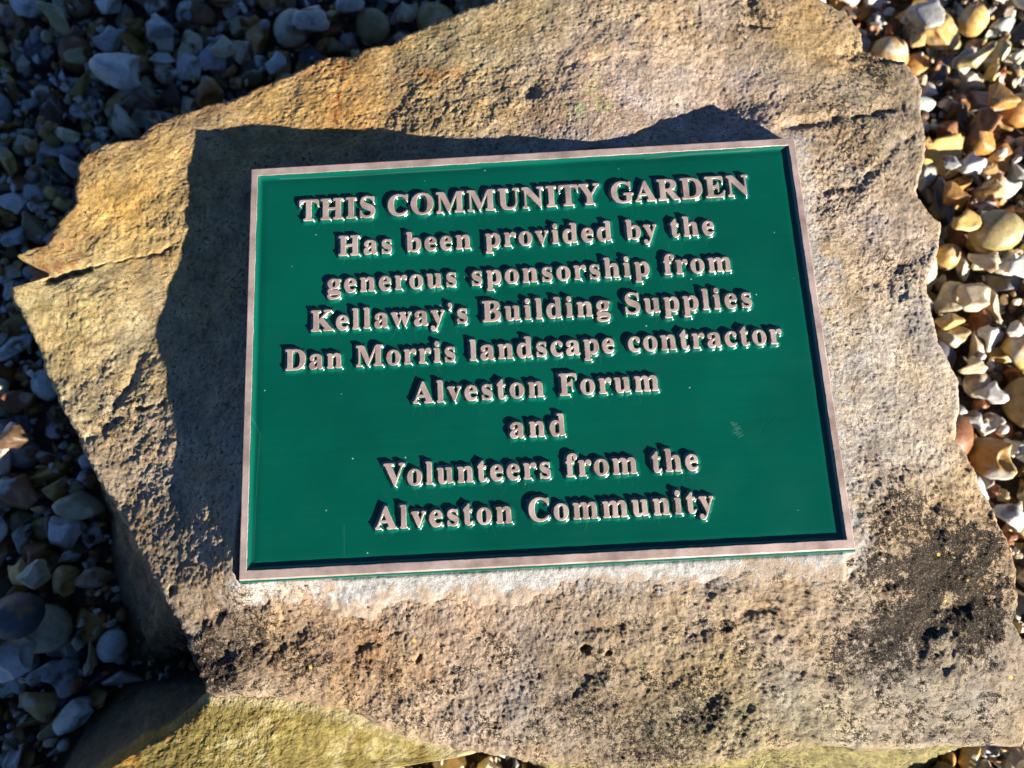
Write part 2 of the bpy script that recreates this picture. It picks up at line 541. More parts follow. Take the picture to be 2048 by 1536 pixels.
def slab_top(xy, detail=True):
    z = slab_z0(xy)
    P = np.c_[xy, np.zeros(len(xy))].astype(np.float32)
    n = 0.0020 * perlin(P, 20, 1) + 0.0010 * perlin(P, 48, 2)
    if detail:
        a = fbm(P, 95, 4, 5, 0.74)
        rg_ = np.zeros(len(P))
        for c0, r in ROUGH_W:
            rg_ = np.maximum(rg_, np.exp(-(((xy - c0) / r) ** 2).sum(1)))
        n = n + 0.00050 * a * (1 + 0.7 * smooth(-.1, .5, perlin(P, 17, 15)) + 0.9 * rg_) - 0.0005 * np.maximum(0, perlin(P, 70, 9) - 0.30) * smooth(-.1, .4, perlin(P, 14, 10)) * 2.5
        n = n + 0.00022 * perlin(P, 480, 12) + 0.00016 * perlin(P, 900, 13)
        wob = xy + 0.0016 * np.c_[perlin(P, 150, 41), perlin(P, 150, 42)] + 0.0008 * np.c_[perlin(P, 500, 43), perlin(P, 500, 44)]
        for pl, d, hw in GROOVES_W:
            lo, hi = np.min(pl, 0) - 4 * hw - .004, np.max(pl, 0) + 4 * hw + .004
            k = np.where(((xy > lo) & (xy < hi)).all(1))[0]
            if len(k):
                dd = seg_dist(wob[k], pl)
                n[k] -= d * np.exp(-(dd / hw) ** 2) * (0.75 + 0.6 * perlin(P[k], 130, 46))
        w2 = xy + 0.006 * np.c_[perlin(P, 55, 47), perlin(P, 55, 48)] + 0.002 * np.c_[perlin(P, 160, 49), perlin(P, 160, 50)]
        for c0, r, h in HUMPS_W:
            n += .24 * h * np.exp(-((w2 - c0) ** 2).sum(1) / r ** 2)
        for c0, d, r in PITS_W:
            dd = np.linalg.norm(wob - c0, axis=1)
            n -= d * np.exp(-(dd / r) ** 4)
    o = rect_out(xy)
    quiet = smooth(0.0, 0.012, o)
    z = z + n * (0.35 + 0.65 * quiet)
    return np.minimum(z, -0.0090 + np.maximum(o, 0) * 1.6)


BLOBS = [  # pixel, radius px, colour, strength
    (250, 420, 260, (.50, .33, .11), .95), (120, 640, 190, (.52, .40, .17), .95), (240, 780, 150, (.42, .35, .19), .85), (300, 900, 150, (.46, .34, .21), .85),
    (560, 200, 160, (.50, .31, .10), .95), (720, 190, 150, (.48, .28, .09), .9), (880, 90, 130, (.33, .26, .11), .8), (1100, 60, 200, (.36, .29, .15), .9),
    (900, 230, 110, (.44, .31, .15), .8), (1200, 190, 160, (.50, .37, .28), .95), (1400, 130, 170, (.47, .36, .26), .85), (1500, 230, 130, (.48, .36, .27), .9),
    (1600, 60, 130, (.38, .26, .11), .8), (1740, 150, 90, (.42, .33, .21), .7), (1760, 290, 120, (.28, .22, .14), .7), (1730, 430, 110, (.46, .35, .25), .8),
    (1780, 700, 160, (.48, .41, .32), .9), (1820, 850, 140, (.45, .38, .29), .9), (950, 1270, 200, (.35, .245, .165), .9), (700, 1300, 150, (.26, .17, .105), .85),
    (470, 1290, 130, (.22, .15, .09), .8), (320, 1120, 120, (.28, .20, .11), .8), (1250, 1400, 220, (.22, .165, .10), .85), (1560, 1290, 170, (.32, .25, .18), .85), (1450, 1440, 140, (.25, .20, .09), .8),
    (1900, 1420, 160, (.31, .255, .17), .85), (1650, 1460, 120, (.34, .29, .17), .8), (330, 1040, 70, (.30, .21, .11), .7)]
STAIN_SHADES = [  # dark lichen and dirt, plus relief shade painted into the colour, ragged edge
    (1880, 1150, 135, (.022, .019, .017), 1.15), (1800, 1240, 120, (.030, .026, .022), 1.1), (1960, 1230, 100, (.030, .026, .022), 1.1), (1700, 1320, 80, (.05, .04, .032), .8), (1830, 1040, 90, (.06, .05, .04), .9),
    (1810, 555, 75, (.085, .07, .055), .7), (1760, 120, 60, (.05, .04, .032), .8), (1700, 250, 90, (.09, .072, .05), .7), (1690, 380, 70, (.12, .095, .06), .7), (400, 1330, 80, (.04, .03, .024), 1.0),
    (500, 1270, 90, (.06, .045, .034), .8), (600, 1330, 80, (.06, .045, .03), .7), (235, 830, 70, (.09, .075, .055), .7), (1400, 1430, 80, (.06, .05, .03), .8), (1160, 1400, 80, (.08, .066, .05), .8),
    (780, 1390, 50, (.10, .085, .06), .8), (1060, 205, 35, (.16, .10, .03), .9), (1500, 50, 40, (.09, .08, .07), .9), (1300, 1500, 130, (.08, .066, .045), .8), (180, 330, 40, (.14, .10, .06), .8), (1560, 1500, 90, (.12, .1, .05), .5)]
LINES = [  # rust and moss along lines
    ([(18, 571), (60, 553), (118, 538), (170, 522)], 12, (.20, .07, .02), .9), ([(84, 492), (113, 441), (147, 403), (150, 350), (171, 301)], 14, (.24, .11, .035), .8),
    ([(270, 273), (342, 229), (410, 208), (478, 188), (523, 167), (600, 134), (680, 106), (740, 95)], 13, (.26, .12, .035), .85),
    ([(681, 108), (677, 150), (682, 190), (676, 240)], 5, (.24, .045, .01), .9), ([(800, 165), (840, 158), (900, 150)], 12, (.36, .17, .05), .7), ([(60, 540), (120, 500), (150, 470)], 25, (.34, .16, .05), .6),
    ([(640, 640), (700, 1250), (740, 1260)], 18, (.25, .11, .04), .0), ([(720, 1330), (735, 1290), (760, 1240)], 14, (.26, .12, .045), .7)]


def slab_colour(V):
    px = proj(V)[:, :2]
    P = V.astype(np.float32)
    n1 = fbm(P, 60, 4, 51, .6)
    n2 = fbm(P, 160, 4, 61, .65)
    wx = px + 40 * np.c_[perlin(P, 40, 71), perlin(P, 40, 72)] + 16 * np.c_[perlin(P, 130, 73), perlin(P, 130, 74)]
    c = np.tile(np.array([.38, .285, .185]), (len(V), 1))
    for x, y, r, col, s in BLOBS:
        d = np.linalg.norm(wx - (x, y), axis=1) / r
        k = (s * np.exp(-d * d * 1.2))[:, None]
        c = c * (1 - k) + k * np.array(col)
    c *= (0.86 + 0.26 * np.clip(n1, -1, 1) + .12 * np.clip(n2, -1, 1))[:, None]
    ws = fbm(P, 24, 3, 57, .6)
    c *= 1 + ws[:, None] * np.array([.10, .02, -.16])
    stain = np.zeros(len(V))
    for x, y, r, col, s in STAIN_SHADES:
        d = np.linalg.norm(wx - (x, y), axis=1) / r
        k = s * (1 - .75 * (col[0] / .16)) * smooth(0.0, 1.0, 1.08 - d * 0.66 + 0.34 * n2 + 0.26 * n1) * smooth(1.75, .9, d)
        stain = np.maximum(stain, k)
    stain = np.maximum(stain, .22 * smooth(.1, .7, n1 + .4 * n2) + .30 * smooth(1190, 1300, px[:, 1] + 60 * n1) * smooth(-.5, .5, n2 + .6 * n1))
    for pl, r, col, s in LINES:
        d = seg_dist(wx * .5 + px * .5, pl) / r
        k = (s * np.exp(-d * d) * smooth(-.6, .3, n2))[:, None]
        c = c * (1 - k) + k * np.array(col)
    # green lichen fleck and mortar dust round the plaque
    d = np.linalg.norm(wx - (1178, 205), axis=1) / 32
    k = (.7 * np.exp(-d * d) * smooth(-.2, .3, n2))[:, None]
    c = c * (1 - k) + k * np.array([.36, .40, .17])
    o = rect_out(V[:, :2])
    side = np.where((V[:, 0] > PW / 2 - .004) | (V[:, 1] < -PH / 2), 1.0, 0.3)
    k = (.75 * side * smooth(.018, .002, o + .008 * n2 + .004 * n1))[:, None]
    c = c * (1 - k) + k * np.array([.40, .375, .35])
    # moss low on the front edge
    global STAIN_SHADE
    STAIN_SHADE = stain * (o > -.02)
    return c


def polar_rock(name, c0, rim_px, foot_w, topfun, n_ang, n_top, n_side, rho0, rough, colfun, mat, bulge=0.004, rimdrop=0.004, rimw=0.005):
    rim = np.array([at((x, y), z / 1000)[:2] for x, y, z in rim_px])
    rimz = np.array([z / 1000 for x, y, z in rim_px])
    th = np.linspace(-math.pi, math.pi, n_ang, endpoint=False)
    r = star_radius(th, rim, c0)
    D = np.stack([np.cos(th), np.sin(th)], 1)
    Pn = np.c_[c0 + D * r[:, None], np.zeros(n_ang)].astype(np.float32)
    r = r + rough * (perlin(Pn, 90, 3) + .6 * perlin(Pn, 220, 4) + .4 * perlin(Pn, 500, 5))
    rf = star_radius(th, np.array(foot_w), c0)
    rings = []
    rho = rho0 + (1 - rho0) * np.linspace(0, 1, n_top) ** 0.9
    XY = (c0 + D[None] * (r[None, :, None] * rho[:, None, None])).reshape(-1, 2)
    Z = topfun(XY).reshape(n_top, n_ang)
    edge = (1 - rho)[:, None] * r[None]
    jit = perlin(Pn, 60, 8)[None] * .4 + 1
    Z = Z - rimdrop * np.clip(1 - edge / (rimw * jit), 0, 1) ** 2.2
    top = np.dstack([XY.reshape(n_top, n_ang, 2), Z[..., None]])
    t = np.linspace(0, 1, n_side + 1)[1:]
    zr = Z[-1]
    ra = r[None] + (rf - r)[None] * t[:, None] ** np.where(rf > r, 1.25, .6)[None]
    zs = zr[None] + (ZG - .03 - zr)[None] * t[:, None]
    side = np.dstack([c0[0] + D[None, :, 0] * ra, c0[1] + D[None, :, 1] * ra, zs])
    sv = side.reshape(-1, 3).astype(np.float32)
    k = smooth(0, .12, np.repeat(t, n_ang))
    disp = bulge * (fbm(sv, 28, 3, 21) + .35 * fbm(sv, 110, 4, 22, .6)) * k
    dd = np.tile(D, (n_side, 1))
    sv = sv + np.c_[dd * disp[:, None], np.zeros(len(sv))]
    V = np.vstack([[[c0[0], c0[1], Z[0].mean()]], top.reshape(-1, 3), sv])
    nr = n_top + n_side
    i, j = np.meshgrid(np.arange(nr - 1), np.arange(n_ang), indexing='ij')
    a = 1 + i * n_ang + j
    b = 1 + i * n_ang + (j + 1) % n_ang
    Q = np.stack([a, a + n_ang, b + n_ang, b], -1).reshape(-1, 4)
    cc = colfun(V, len(V) - len(sv))
    me = new_mesh(name, V, Q, {'col': cc, 'stain': np.repeat((STAIN_SHADE if len(STAIN_SHADE) == len(V) else np.zeros(len(V)))[:, None], 3, 1)})
    return link(name, me, mat), V


# foot of the slab: seen where it leans out, tucked in elsewhere
C_SLAB = np.array([0.004, 0.004])
foot = []
FOOT_SEEN = [(402, 1480), (215, 1353), (202, 1284), (185, 1182), (181, 1045), (174, 1025), (167, 944), (147, 893), (113, 814), (68, 739), (31, 664), (12, 600), (12, 540), (82, 470), (137, 400), (146, 330)]
FOOT_MOSS = [(1935, 1480), (1918, 1560), (1800, 1640), (1500, 1660), (1150, 1600), (1055, 1545)]
for p in FOOT_SEEN[1:]:
    foot.append(at(p, ZG)[:2])
for x, y, z in RIM[15:72:2]:
    foot.append(C_SLAB + (at((x, y), z / 1000)[:2] - C_SLAB) * 0.98)
for p in FOOT_MOSS:
    foot.append(at(p, ZG)[:2])
for x, y, z in [(939, 1507, -35), (785, 1466, -33), (581, 1401, -31), (478, 1394, -31)]:
    foot.append(C_SLAB + (at((x, y), z / 1000)[:2] - C_SLAB) * 0.99)
foot = sorted(foot, key=lambda q: math.atan2(q[1] - C_SLAB[1], q[0] - C_SLAB[0]))


def slab_col_all(V, ntop):
    c = slab_colour(V)
    P = V.astype(np.float32)
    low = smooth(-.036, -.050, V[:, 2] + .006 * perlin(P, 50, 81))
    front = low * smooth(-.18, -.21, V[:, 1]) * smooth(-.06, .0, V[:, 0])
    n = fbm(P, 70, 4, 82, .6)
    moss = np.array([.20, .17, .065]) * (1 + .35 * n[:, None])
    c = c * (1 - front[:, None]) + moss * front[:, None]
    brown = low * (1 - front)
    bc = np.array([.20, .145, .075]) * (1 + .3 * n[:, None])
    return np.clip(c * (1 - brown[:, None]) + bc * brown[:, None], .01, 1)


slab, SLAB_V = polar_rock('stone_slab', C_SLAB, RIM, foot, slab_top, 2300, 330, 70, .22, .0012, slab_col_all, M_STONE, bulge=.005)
tag(slab, 'thick rough tan sandstone slab with a split left edge, carrying the green plaque', 'stone slab')

# --- the mossy boulder in front, under the slab's near left edge
BRIM = [(420, 1340, -44), (405, 1388, -45), (378, 1414, -46), (330, 1455, -47), (240, 1510, -48), (160, 1560, -47), (60, 1650, -42), (-40, 1780, -32), (60, 1960, -24), (350, 2000, -30),  # out-of-view near end is extended and raised to shade the left gravel
        (620, 1800, -50), (700, 1600, -54), (803, 1538, -52), (864, 1526, -50), (950, 1512, -48), (1000, 1480, -46), (900, 1420, -44), (700, 1350, -42), (550, 1310, -42)]
C_B = at((500, 1530), -.048)[:2]
bfoot = [at(p, ZG)[:2] for p in [(330, 1330), (215, 1353), (150, 1400), (105, 1440), (82, 1490), (40, 1560), (-60, 1680), (-150, 1820), (0, 1900)]]
for x, y, z in BRIM[9:]:
    bfoot.append(C_B + (at((x, y), z / 1000)[:2] - C_B) * .97)
bfoot = sorted(bfoot, key=lambda q: math.atan2(q[1] - C_B[1], q[0] - C_B[0]))
bz = np.array([at((x, y), z / 1000) for x, y, z in BRIM + [(560, 1480, -44), (480, 1440, -44), (800, 1470, -46), (560, 1600, -47)]])
boulder_z0 = TPS(bz[:, :2], bz[:, 2], 1e-6)


def boulder_top(xy):
    P = np.c_[xy, np.zeros(len(xy))].astype(np.float32)
    return boulder_z0(xy) + .0012 * perlin(P, 34, 91) + .0006 * fbm(P, 120, 5, 92, .66)


def boulder_col(V, ntop):
    P = V.astype(np.float32)
    px = proj(V)[:, :2]
    n = fbm(P, 55, 4, 93, .6)
    n2 = fbm(P, 180, 3, 94, .6)
    c = np.tile(np.array([.235, .185, .052]), (len(V), 1)) * (1 + .28 * n + .2 * n2)[:, None]
    pale = smooth(.28, .55, n + .5 * n2)[:, None] * .35
    c = c * (1 - pale) + pale * np.array([.42, .37, .22])
    org = (np.exp(-(seg_dist(px, [(370, 1415), (300, 1470), (230, 1530), (200, 1600)]) / 30) ** 2) * smooth(-.3, .3, n2) * .9)[:, None]
    c = c * (1 - org) + org * np.array([.42, .20, .03])
    rim_ = (np.exp(-(seg_dist(px, [(400, 1395), (581, 1405), (700, 1430), (939, 1510)]) / 14) ** 2) * .6)[:, None]
    c = c * (1 - rim_) + rim_ * np.array([.40, .34, .20])
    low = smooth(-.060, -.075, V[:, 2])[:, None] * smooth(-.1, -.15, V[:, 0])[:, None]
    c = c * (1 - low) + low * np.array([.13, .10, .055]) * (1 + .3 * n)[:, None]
    return np.clip(c, .01, 1)


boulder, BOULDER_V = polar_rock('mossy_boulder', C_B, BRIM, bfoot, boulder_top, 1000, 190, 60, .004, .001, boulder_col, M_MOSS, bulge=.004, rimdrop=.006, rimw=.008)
tag(boulder, 'low boulder coated in yellow green moss, under the near left edge of the slab', 'boulder')

# --- the ground below the pebbles
gme = bpy.data.meshes.new('ground')
bm = bmesh.new()
bmesh.ops.create_grid(bm, x_segments=2, y_segments=2, size=6)
bm.to_mesh(gme)
bm.free()
mg, t, b = mat_base('grit')
tc = nd(t, 'ShaderNodeTexCoord').outputs['Object']
g1 = noise(t, tc, 140, 6, .7)
t.links.new(ramp(t, g1, [(.3, (.03, .022, .015)), (.5, (.10, .075, .05)), (.7, (.22, .18, .13))]), b.inputs['Base Color'])
b.inputs['Roughness'].default_value = .95
t.links.new(bump(t, g1, 1, .004), b.inputs['Normal'])
ground = link('ground', gme, mg)
ground.location.z = ZG - .014
ground['kind'] = 'structure'

# ------------------------------------------------------------------ the plaque
plaque = bpy.data.objects.new('plaque', None)
COL.objects.link(plaque)
plaque.location = (0, 0, -.0088)
tag(plaque, 'green enamel plaque with copper border and raised lettering, bedded on the slab', 'plaque')
Z0 = .0088                                    # plaque parts are built with z = 0 at the face


def part(name, me, mat):
    o = link(name, me, mat, plaque)
    o.location.z = Z0
    return o


def rect_loop(hx, hy, n, jit=0.0, seed=0):
    """points round a rectangle, n per side"""
    s = np.linspace(0, 1, n, endpoint=False)
    P = np.vstack([np.c_[-hx + 2 * hx * s, np.full(n, -hy)], np.c_[np.full(n, hx), -hy + 2 * hy * s],
                   np.c_[hx - 2 * hx * s, np.full(n, hy)], np.c_[np.full(n, -hx), hy - 2 * hy * s]])
    if jit:
        q = np.c_[P, np.full(len(P), seed * .37)].astype(np.float32)
        j = jit * (perlin(q, 120, seed) + .7 * perlin(q, 500, seed + 1))
        P = P * (1 + (j / np.array([hx]))[..., None] if False else 1) + np.sign(P) * (np.abs(P) > np.array([hx, hy]) * .999) * j[:, None]
    return P


def loop_mesh(name, loops, closed_ring, mats, face_mat):
    n = len(loops[0][0])
    V = np.vstack([np.c_[p, np.full(n, z)] for p, z in loops])
    Q, MI = [], []
    for k in range(len(loops) - 1):
        for j in range(n):
            Q.append((k * n + j, k * n + (j + 1) % n, (k + 1) * n + (j + 1) % n, (k + 1) * n + j))
            MI.append(face_mat[k])
    me = new_mesh(name, V, np.array(Q), smooth_=False)
    for mt in mats:
        me.materials.append(mt)
    me.polygons.foreach_set('material_index', np.array(MI, np.int32))
    return me


hx, hy = PW / 2, PH / 2
ix, iy = .1464, .1063
NB = 240
back = loop_mesh('backing_plate', [(rect_loop(hx - .02, hy - .02, NB), -.0088), (rect_loop(hx + .0016, hy + .0019, NB, .0002, 3), -.0088), (rect_loop(hx + .0010, hy + .0012, NB, .0001, 4), -.0032),
                                   (rect_loop(hx + .0004, hy + .0005, NB), -.0026), (rect_loop(hx - .03, hy - .03, NB), -.0026)], True, [M_GREEN], [0, 0, 0, 0])
part('backing_plate', back, None)
fr = loop_mesh('border_frame', [(rect_loop(hx + .0003, hy + .0003, NB, .0001, 5), -.0026), (rect_loop(hx, hy, NB, .0001, 6), -.0004), (rect_loop(hx - .0004, hy - .0004, NB, .0001, 7), 0),
                                (rect_loop(ix + .0001, iy + .0001, NB, .00018, 8), 0), (rect_loop(ix, iy, NB, .00018, 8), -.0001), (rect_loop(ix, iy, NB, .00018, 8), -.0025)], True,
               [M_COPPER], [0, 0, 0, 0, 0])
part('border_frame', fr, None)

# lettering: outlines come from the built-in font's bold roman letters
HREL = .0019
LET_OFF = 0.0
OX, OY = .00019, .00041          # how much the cast strokes are fuller than the drawn ones
TEXT = [  # words, baseline y mm, cap height mm, left mm, right mm
    ('THIS COMMUNITY GARDEN', 77.7, 12.6, -123.2, 122.0), ('Has been provided by the', 56.1, 11.7, -101.8, 100.6), ('generous sponsorship from', 35.0, 11.7, -107.6, 107.4),
    ('Kellaway\u2019s Building Supplies', 14.4, 11.8, -116.3, 115.6), ('Dan Morris landscape contractor', -6.1, 11.6, -129.6, 128.8), ('Alveston Forum', -27.3, 11.8, -63.4, 63.2),
    ('and', -47.9, 11.7, -14.4, 14.2), ('Volunteers from the', -68.9, 11.8, -78.9, 79.0), ('Alveston Community', -89.9, 11.8, -83.4, 84.5)]


def inside_one(p, pt):
    a, b2 = p, np.roll(p, -1, 0)
    h = (a[:, 1] > pt[1]) != (b2[:, 1] > pt[1])
    xs = (b2[:, 0] - a[:, 0]) * (pt[1] - a[:, 1]) / np.where(h, b2[:, 1] - a[:, 1], 1) + a[:, 0]
    return bool((h & (pt[0] < xs)).sum() & 1)


def swell(polys):
    """fatten outlines by OX sideways and OY up and down, with worn corners"""
    out = []
    for p in polys:
        q = []
        for a, b2 in zip(p, np.roll(p, -1, 0)):
            n = max(1, int(math.ceil(np.linalg.norm(b2 - a) / .00028)))
            q += [a + (b2 - a) * k / n for k in range(n)]
        out.append(np.array(q))

    def inside(pt):
        c = False
        for p in out:
            a, b2 = p, np.roll(p, -1, 0)
            h = (a[:, 1] > pt[1]) != (b2[:, 1] > pt[1])
            xs = (b2[:, 0] - a[:, 0]) * (pt[1] - a[:, 1]) / np.where(h, b2[:, 1] - a[:, 1], 1) + a[:, 0]
            c ^= bool((h & (pt[0] < xs)).sum() & 1)
        return c
    res = []
    for p in out:
        t = np.roll(p, -1, 0) - np.roll(p, 1, 0)
        n = np.stack([t[:, 1], -t[:, 0]], 1)
        n /= np.maximum(np.linalg.norm(n, axis=1), 1e-9)[:, None]
        votes = sum(1 if inside(p[k] + n[k] * .00005) else -1 for k in range(0, len(p), max(1, len(p) // 9)))
        if votes > 0:
            n = -n
        q = np.roll(p, -1, 0)
        area = .5 * (p[:, 0] * q[:, 1] - p[:, 1] * q[:, 0]).sum()
        # counters close up less than the strokes swell
        hole = inside(p[0] + n[0] * .00005) is False and any(inside_one(o2, p.mean(0)) for o2 in out if o2 is not p and np.ptp(o2[:, 1]) > np.ptp(p[:, 1]) * 1.15 and o2[:, 0].min() < p[:, 0].min() and o2[:, 0].max() > p[:, 0].max())
        inr = 2 * abs(area) / np.linalg.norm(q - p, axis=1).sum()
        k_ = min(1.0, .42 * inr / OY) if hole else 1.0
        p = p + n * np.array([OX, OY]) * k_
        for k in range(7):
            p = .5 * p + .25 * np.roll(p, 1, 0) + .25 * np.roll(p, -1, 0)
        t = np.roll(p, -1, 0) - np.roll(p, 1, 0)
        n2 = np.stack([t[:, 1], -t[:, 0]], 1)
        n2 /= np.maximum(np.linalg.norm(n2, axis=1), 1e-9)[:, None]
        NORMALS.append(-n2 if votes > 0 else n2)
        res.append(p)
    return res


NORMALS = []


def bold(s):
    o = ''
    for ch in s:
        if 'A' <= ch <= 'Z':
            o += chr(0x1D400 + ord(ch) - 65)
        elif 'a' <= ch <= 'z':
            o += chr(0x1D41A + ord(ch) - 97)
        else:
            o += ch
    return o


def outlines(body, spacing):
    c = bpy.data.curves.new('lettering', 'FONT')
    c.body = body
    c.space_character = spacing
    o = bpy.data.objects.new('lettering', c)
    COL.objects.link(o)
    dg = bpy.context.evaluated_depsgraph_get()
    dg.update()
    cu = o.evaluated_get(dg).to_curve(dg)
    res = []
    for sp in cu.splines:
        bp = sp.bezier_points
        pts = []
        n = len(bp)
        for i in range(n):
            a, b2 = bp[i], bp[(i + 1) % n]
            p0, p1, p2, p3 = (np.array(q[:2]) for q in (a.co, a.handle_right, b2.handle_left, b2.co))
            straight = np.linalg.norm(np.cross(np.r_[p3 - p0, 0], np.r_[p1 - p0, 0])) + np.linalg.norm(np.cross(np.r_[p3 - p0, 0], np.r_[p2 - p0, 0])) < 1e-7
            ts = [0] if straight else np.linspace(0, 1, 6, endpoint=False)
            for tt in ts:
                pts.append((1 - tt) ** 3 * p0 + 3 * (1 - tt) ** 2 * tt * p1 + 3 * (1 - tt) * tt ** 2 * p2 + tt ** 3 * p3)
        pts = np.array(pts)
        keep = np.linalg.norm(pts - np.roll(pts, 1, 0), axis=1) > 1e-5
        res.append(pts[keep])
    o.evaluated_get(dg).to_curve_clear()
    bpy.data.objects.remove(o)
    bpy.data.curves.remove(c)
    return res


cap = max(p[:, 1].max() for p in outlines(bold('H'), 1.0))
LINES_W = []
for body, y0, ch, x0, x1 in TEXT:
    sy = (ch - 2 * OY * 1000) / 1000 / cap
    sx = sy * 1.0
    want = (x1 - x0) / 1000 - 2 * OX
    ws = []
    for s in (1.0, 1.2):
        q = outlines(bold(body), s)
        ws.append((max(p[:, 0].max() for p in q) - min(p[:, 0].min() for p in q)) * sx)
    s = 1.0 + .2 * (want - ws[0]) / (ws[1] - ws[0])
    s = min(max(s, 1.02), 1.30)
    q = outlines(bold(body), s)
    lo, hi = min(p[:, 0].min() for p in q), max(p[:, 0].max() for p in q)
    kx = want / (hi - lo)
    print('line', body, 'spacing', round(s, 3), 'xscale/yscale', round(kx / sy, 3))
    LINES_W.append(swell([np.c_[(p[:, 0] - lo) * kx + x0 / 1000 + OX, p[:, 1] * sy + y0 / 1000 + OY] for p in q]))

# painted field: a fine sheet that climbs to every letter and to the border, like a pool of paint
STEP = .00032
gx = np.arange(-ix - .0004, ix + .0004 + STEP, STEP)
gy = np.arange(-iy - .0004, iy + .0004 + STEP, STEP)
SD = np.full((len(gy), len(gx)), .02)
INS = np.zeros((len(gy), len(gx)), bool)
for polys in LINES_W:
    for p in polys:
        m_ = .0032
        i0, i1 = np.searchsorted(gx, [p[:, 0].min() - m_, p[:, 0].max() + m_])
        j0, j1 = np.searchsorted(gy, [p[:, 1].min() - m_, p[:, 1].max() + m_])
        X, Y = np.meshgrid(gx[i0:i1], gy[j0:j1])
        G = np.c_[X.ravel(), Y.ravel()]
        best = np.full(len(G), 1.0)
        par = np.zeros(len(G), bool)
        A, B = p, np.roll(p, -1, 0)
        for a, b2 in zip(A, B):
            d = b2 - a
            tt = np.clip(((G - a) @ d) / (d @ d), 0, 1)
            best = np.minimum(best, ((G - a - tt[:, None] * d) ** 2).sum(1))
            if a[1] != b2[1]:
                cr = ((a[1] > G[:, 1]) != (b2[1] > G[:, 1]))
                par ^= cr & (G[:, 0] < (b2[0] - a[0]) * (G[:, 1] - a[1]) / (b2[1] - a[1]) + a[0])
        sh = X.shape
        SD[j0:j1, i0:i1] = np.minimum(SD[j0:j1, i0:i1], np.sqrt(best).reshape(sh))
        INS[j0:j1, i0:i1] ^= par.reshape(sh)
SD = np.where(INS, -SD, SD) - LET_OFF
X, Y = np.meshgrid(gx, gy)
P3 = np.c_[X.ravel(), Y.ravel(), np.zeros(X.size)].astype(np.float32)
wn = (1 + .35 * perlin(P3, 160, 101) + .25 * perlin(P3, 420, 102)).reshape(X.shape)
WL, WF = .0021, .0026
zl = np.clip(1 - np.maximum(SD, 0) / (WL * wn), 0, 1) ** 2.1 * (HREL - .0003)
df = np.minimum(ix - np.abs(X), iy - np.abs(Y))
zf = np.clip(1 - np.maximum(df, 0) / (WF * (1 + .2 * perlin(P3, 40, 103).reshape(X.shape))), 0, 1) ** 2.4 * (.0023 - .0002)
base = -np.where(df < .006, .0023 - (.0023 - HREL) * smooth(0, .006, df), HREL)
Zf = base + np.maximum(zl, zf) + .00003 * perlin(P3, 60, 104).reshape(X.shape) + .000012 * perlin(P3, 200, 105).reshape(X.shape)
WEAR = np.zeros(X.shape)


def draw_line(pts, width, dz, wear):
    pts = np.array(pts)
    i0, i1 = np.searchsorted(gx, [pts[:, 0].min() - .002, pts[:, 0].max() + .002])
    j0, j1 = np.searchsorted(gy, [pts[:, 1].min() - .002, pts[:, 1].max() + .002])
    if i1 - i0 < 2 or j1 - j0 < 2:
        return
    G = np.c_[X[j0:j1, i0:i1].ravel(), Y[j0:j1, i0:i1].ravel()]
    d = seg_dist(G, pts).reshape(j1 - j0, i1 - i0)
    k = np.exp(-(d / width) ** 2)
    Zf[j0:j1, i0:i1] += dz * k
    WEAR[j0:j1, i0:i1] = np.maximum(WEAR[j0:j1, i0:i1], wear * k)


# hairline cracks in the paint that run down from the letters, scratches and a scuff
for (body, y0, ch, x0, x1) in TEXT:
    for k in range(int((x1 - x0) / 11)):
        px_ = random.uniform(x0, x1) / 1000
        py_ = y0 / 1000 - random.uniform(.0004, .001)
        L = random.uniform(.002, .006)
        cv = random.uniform(-.5, .5)
        pts = [(px_ + cv * L * s * s + random.uniform(-.0001, .0001), py_ - L * s) for s in np.linspace(0, 1, 6)]
        draw_line(pts, .00028, random.choice((-.00007, -.00005, .00004)), .01)
for pts, wr in (([(1520, 868), (1530, 850), (1548, 832)], .0), ([(1528, 845), (1534, 830), (1530, 822)], .0), ([(497, 820), (521, 870), (514, 960), (507, 1120)], .04), ([(689, 1050), (689, 1115)], .03),
                ([(560, 358), (700, 352), (800, 345), (960, 336)], .10), ([(1290, 318), (1380, 309), (1500, 302)], .10), ([(506, 1126), (640, 1122), (800, 1116)], .06)):
    draw_line([at(p, -HREL)[:2] for p in pts], .00024, -.00005, wr)
for k in range(12):
    x, y = 1462 + k * 1.2 + random.uniform(-5, 5), 846 + k * 2.6
    draw_line([at((x, y), -HREL)[:2], at((x + random.uniform(5, 14), y - random.uniform(2, 5)), -HREL)[:2]], .00016, 0, random.uniform(.04, .22))
ny, nx = X.shape
i, j = np.meshgrid(np.arange(nx - 1), np.arange(ny - 1))
a = (j * nx + i).ravel()
field = new_mesh('painted_field', np.c_[X.ravel(), Y.ravel(), Zf.ravel()], np.stack([a, a + 1, a + nx + 1, a + nx], 1), {'wear': np.repeat(WEAR.ravel()[:, None], 3, 1)})
part('painted_field', field, M_GREEN)

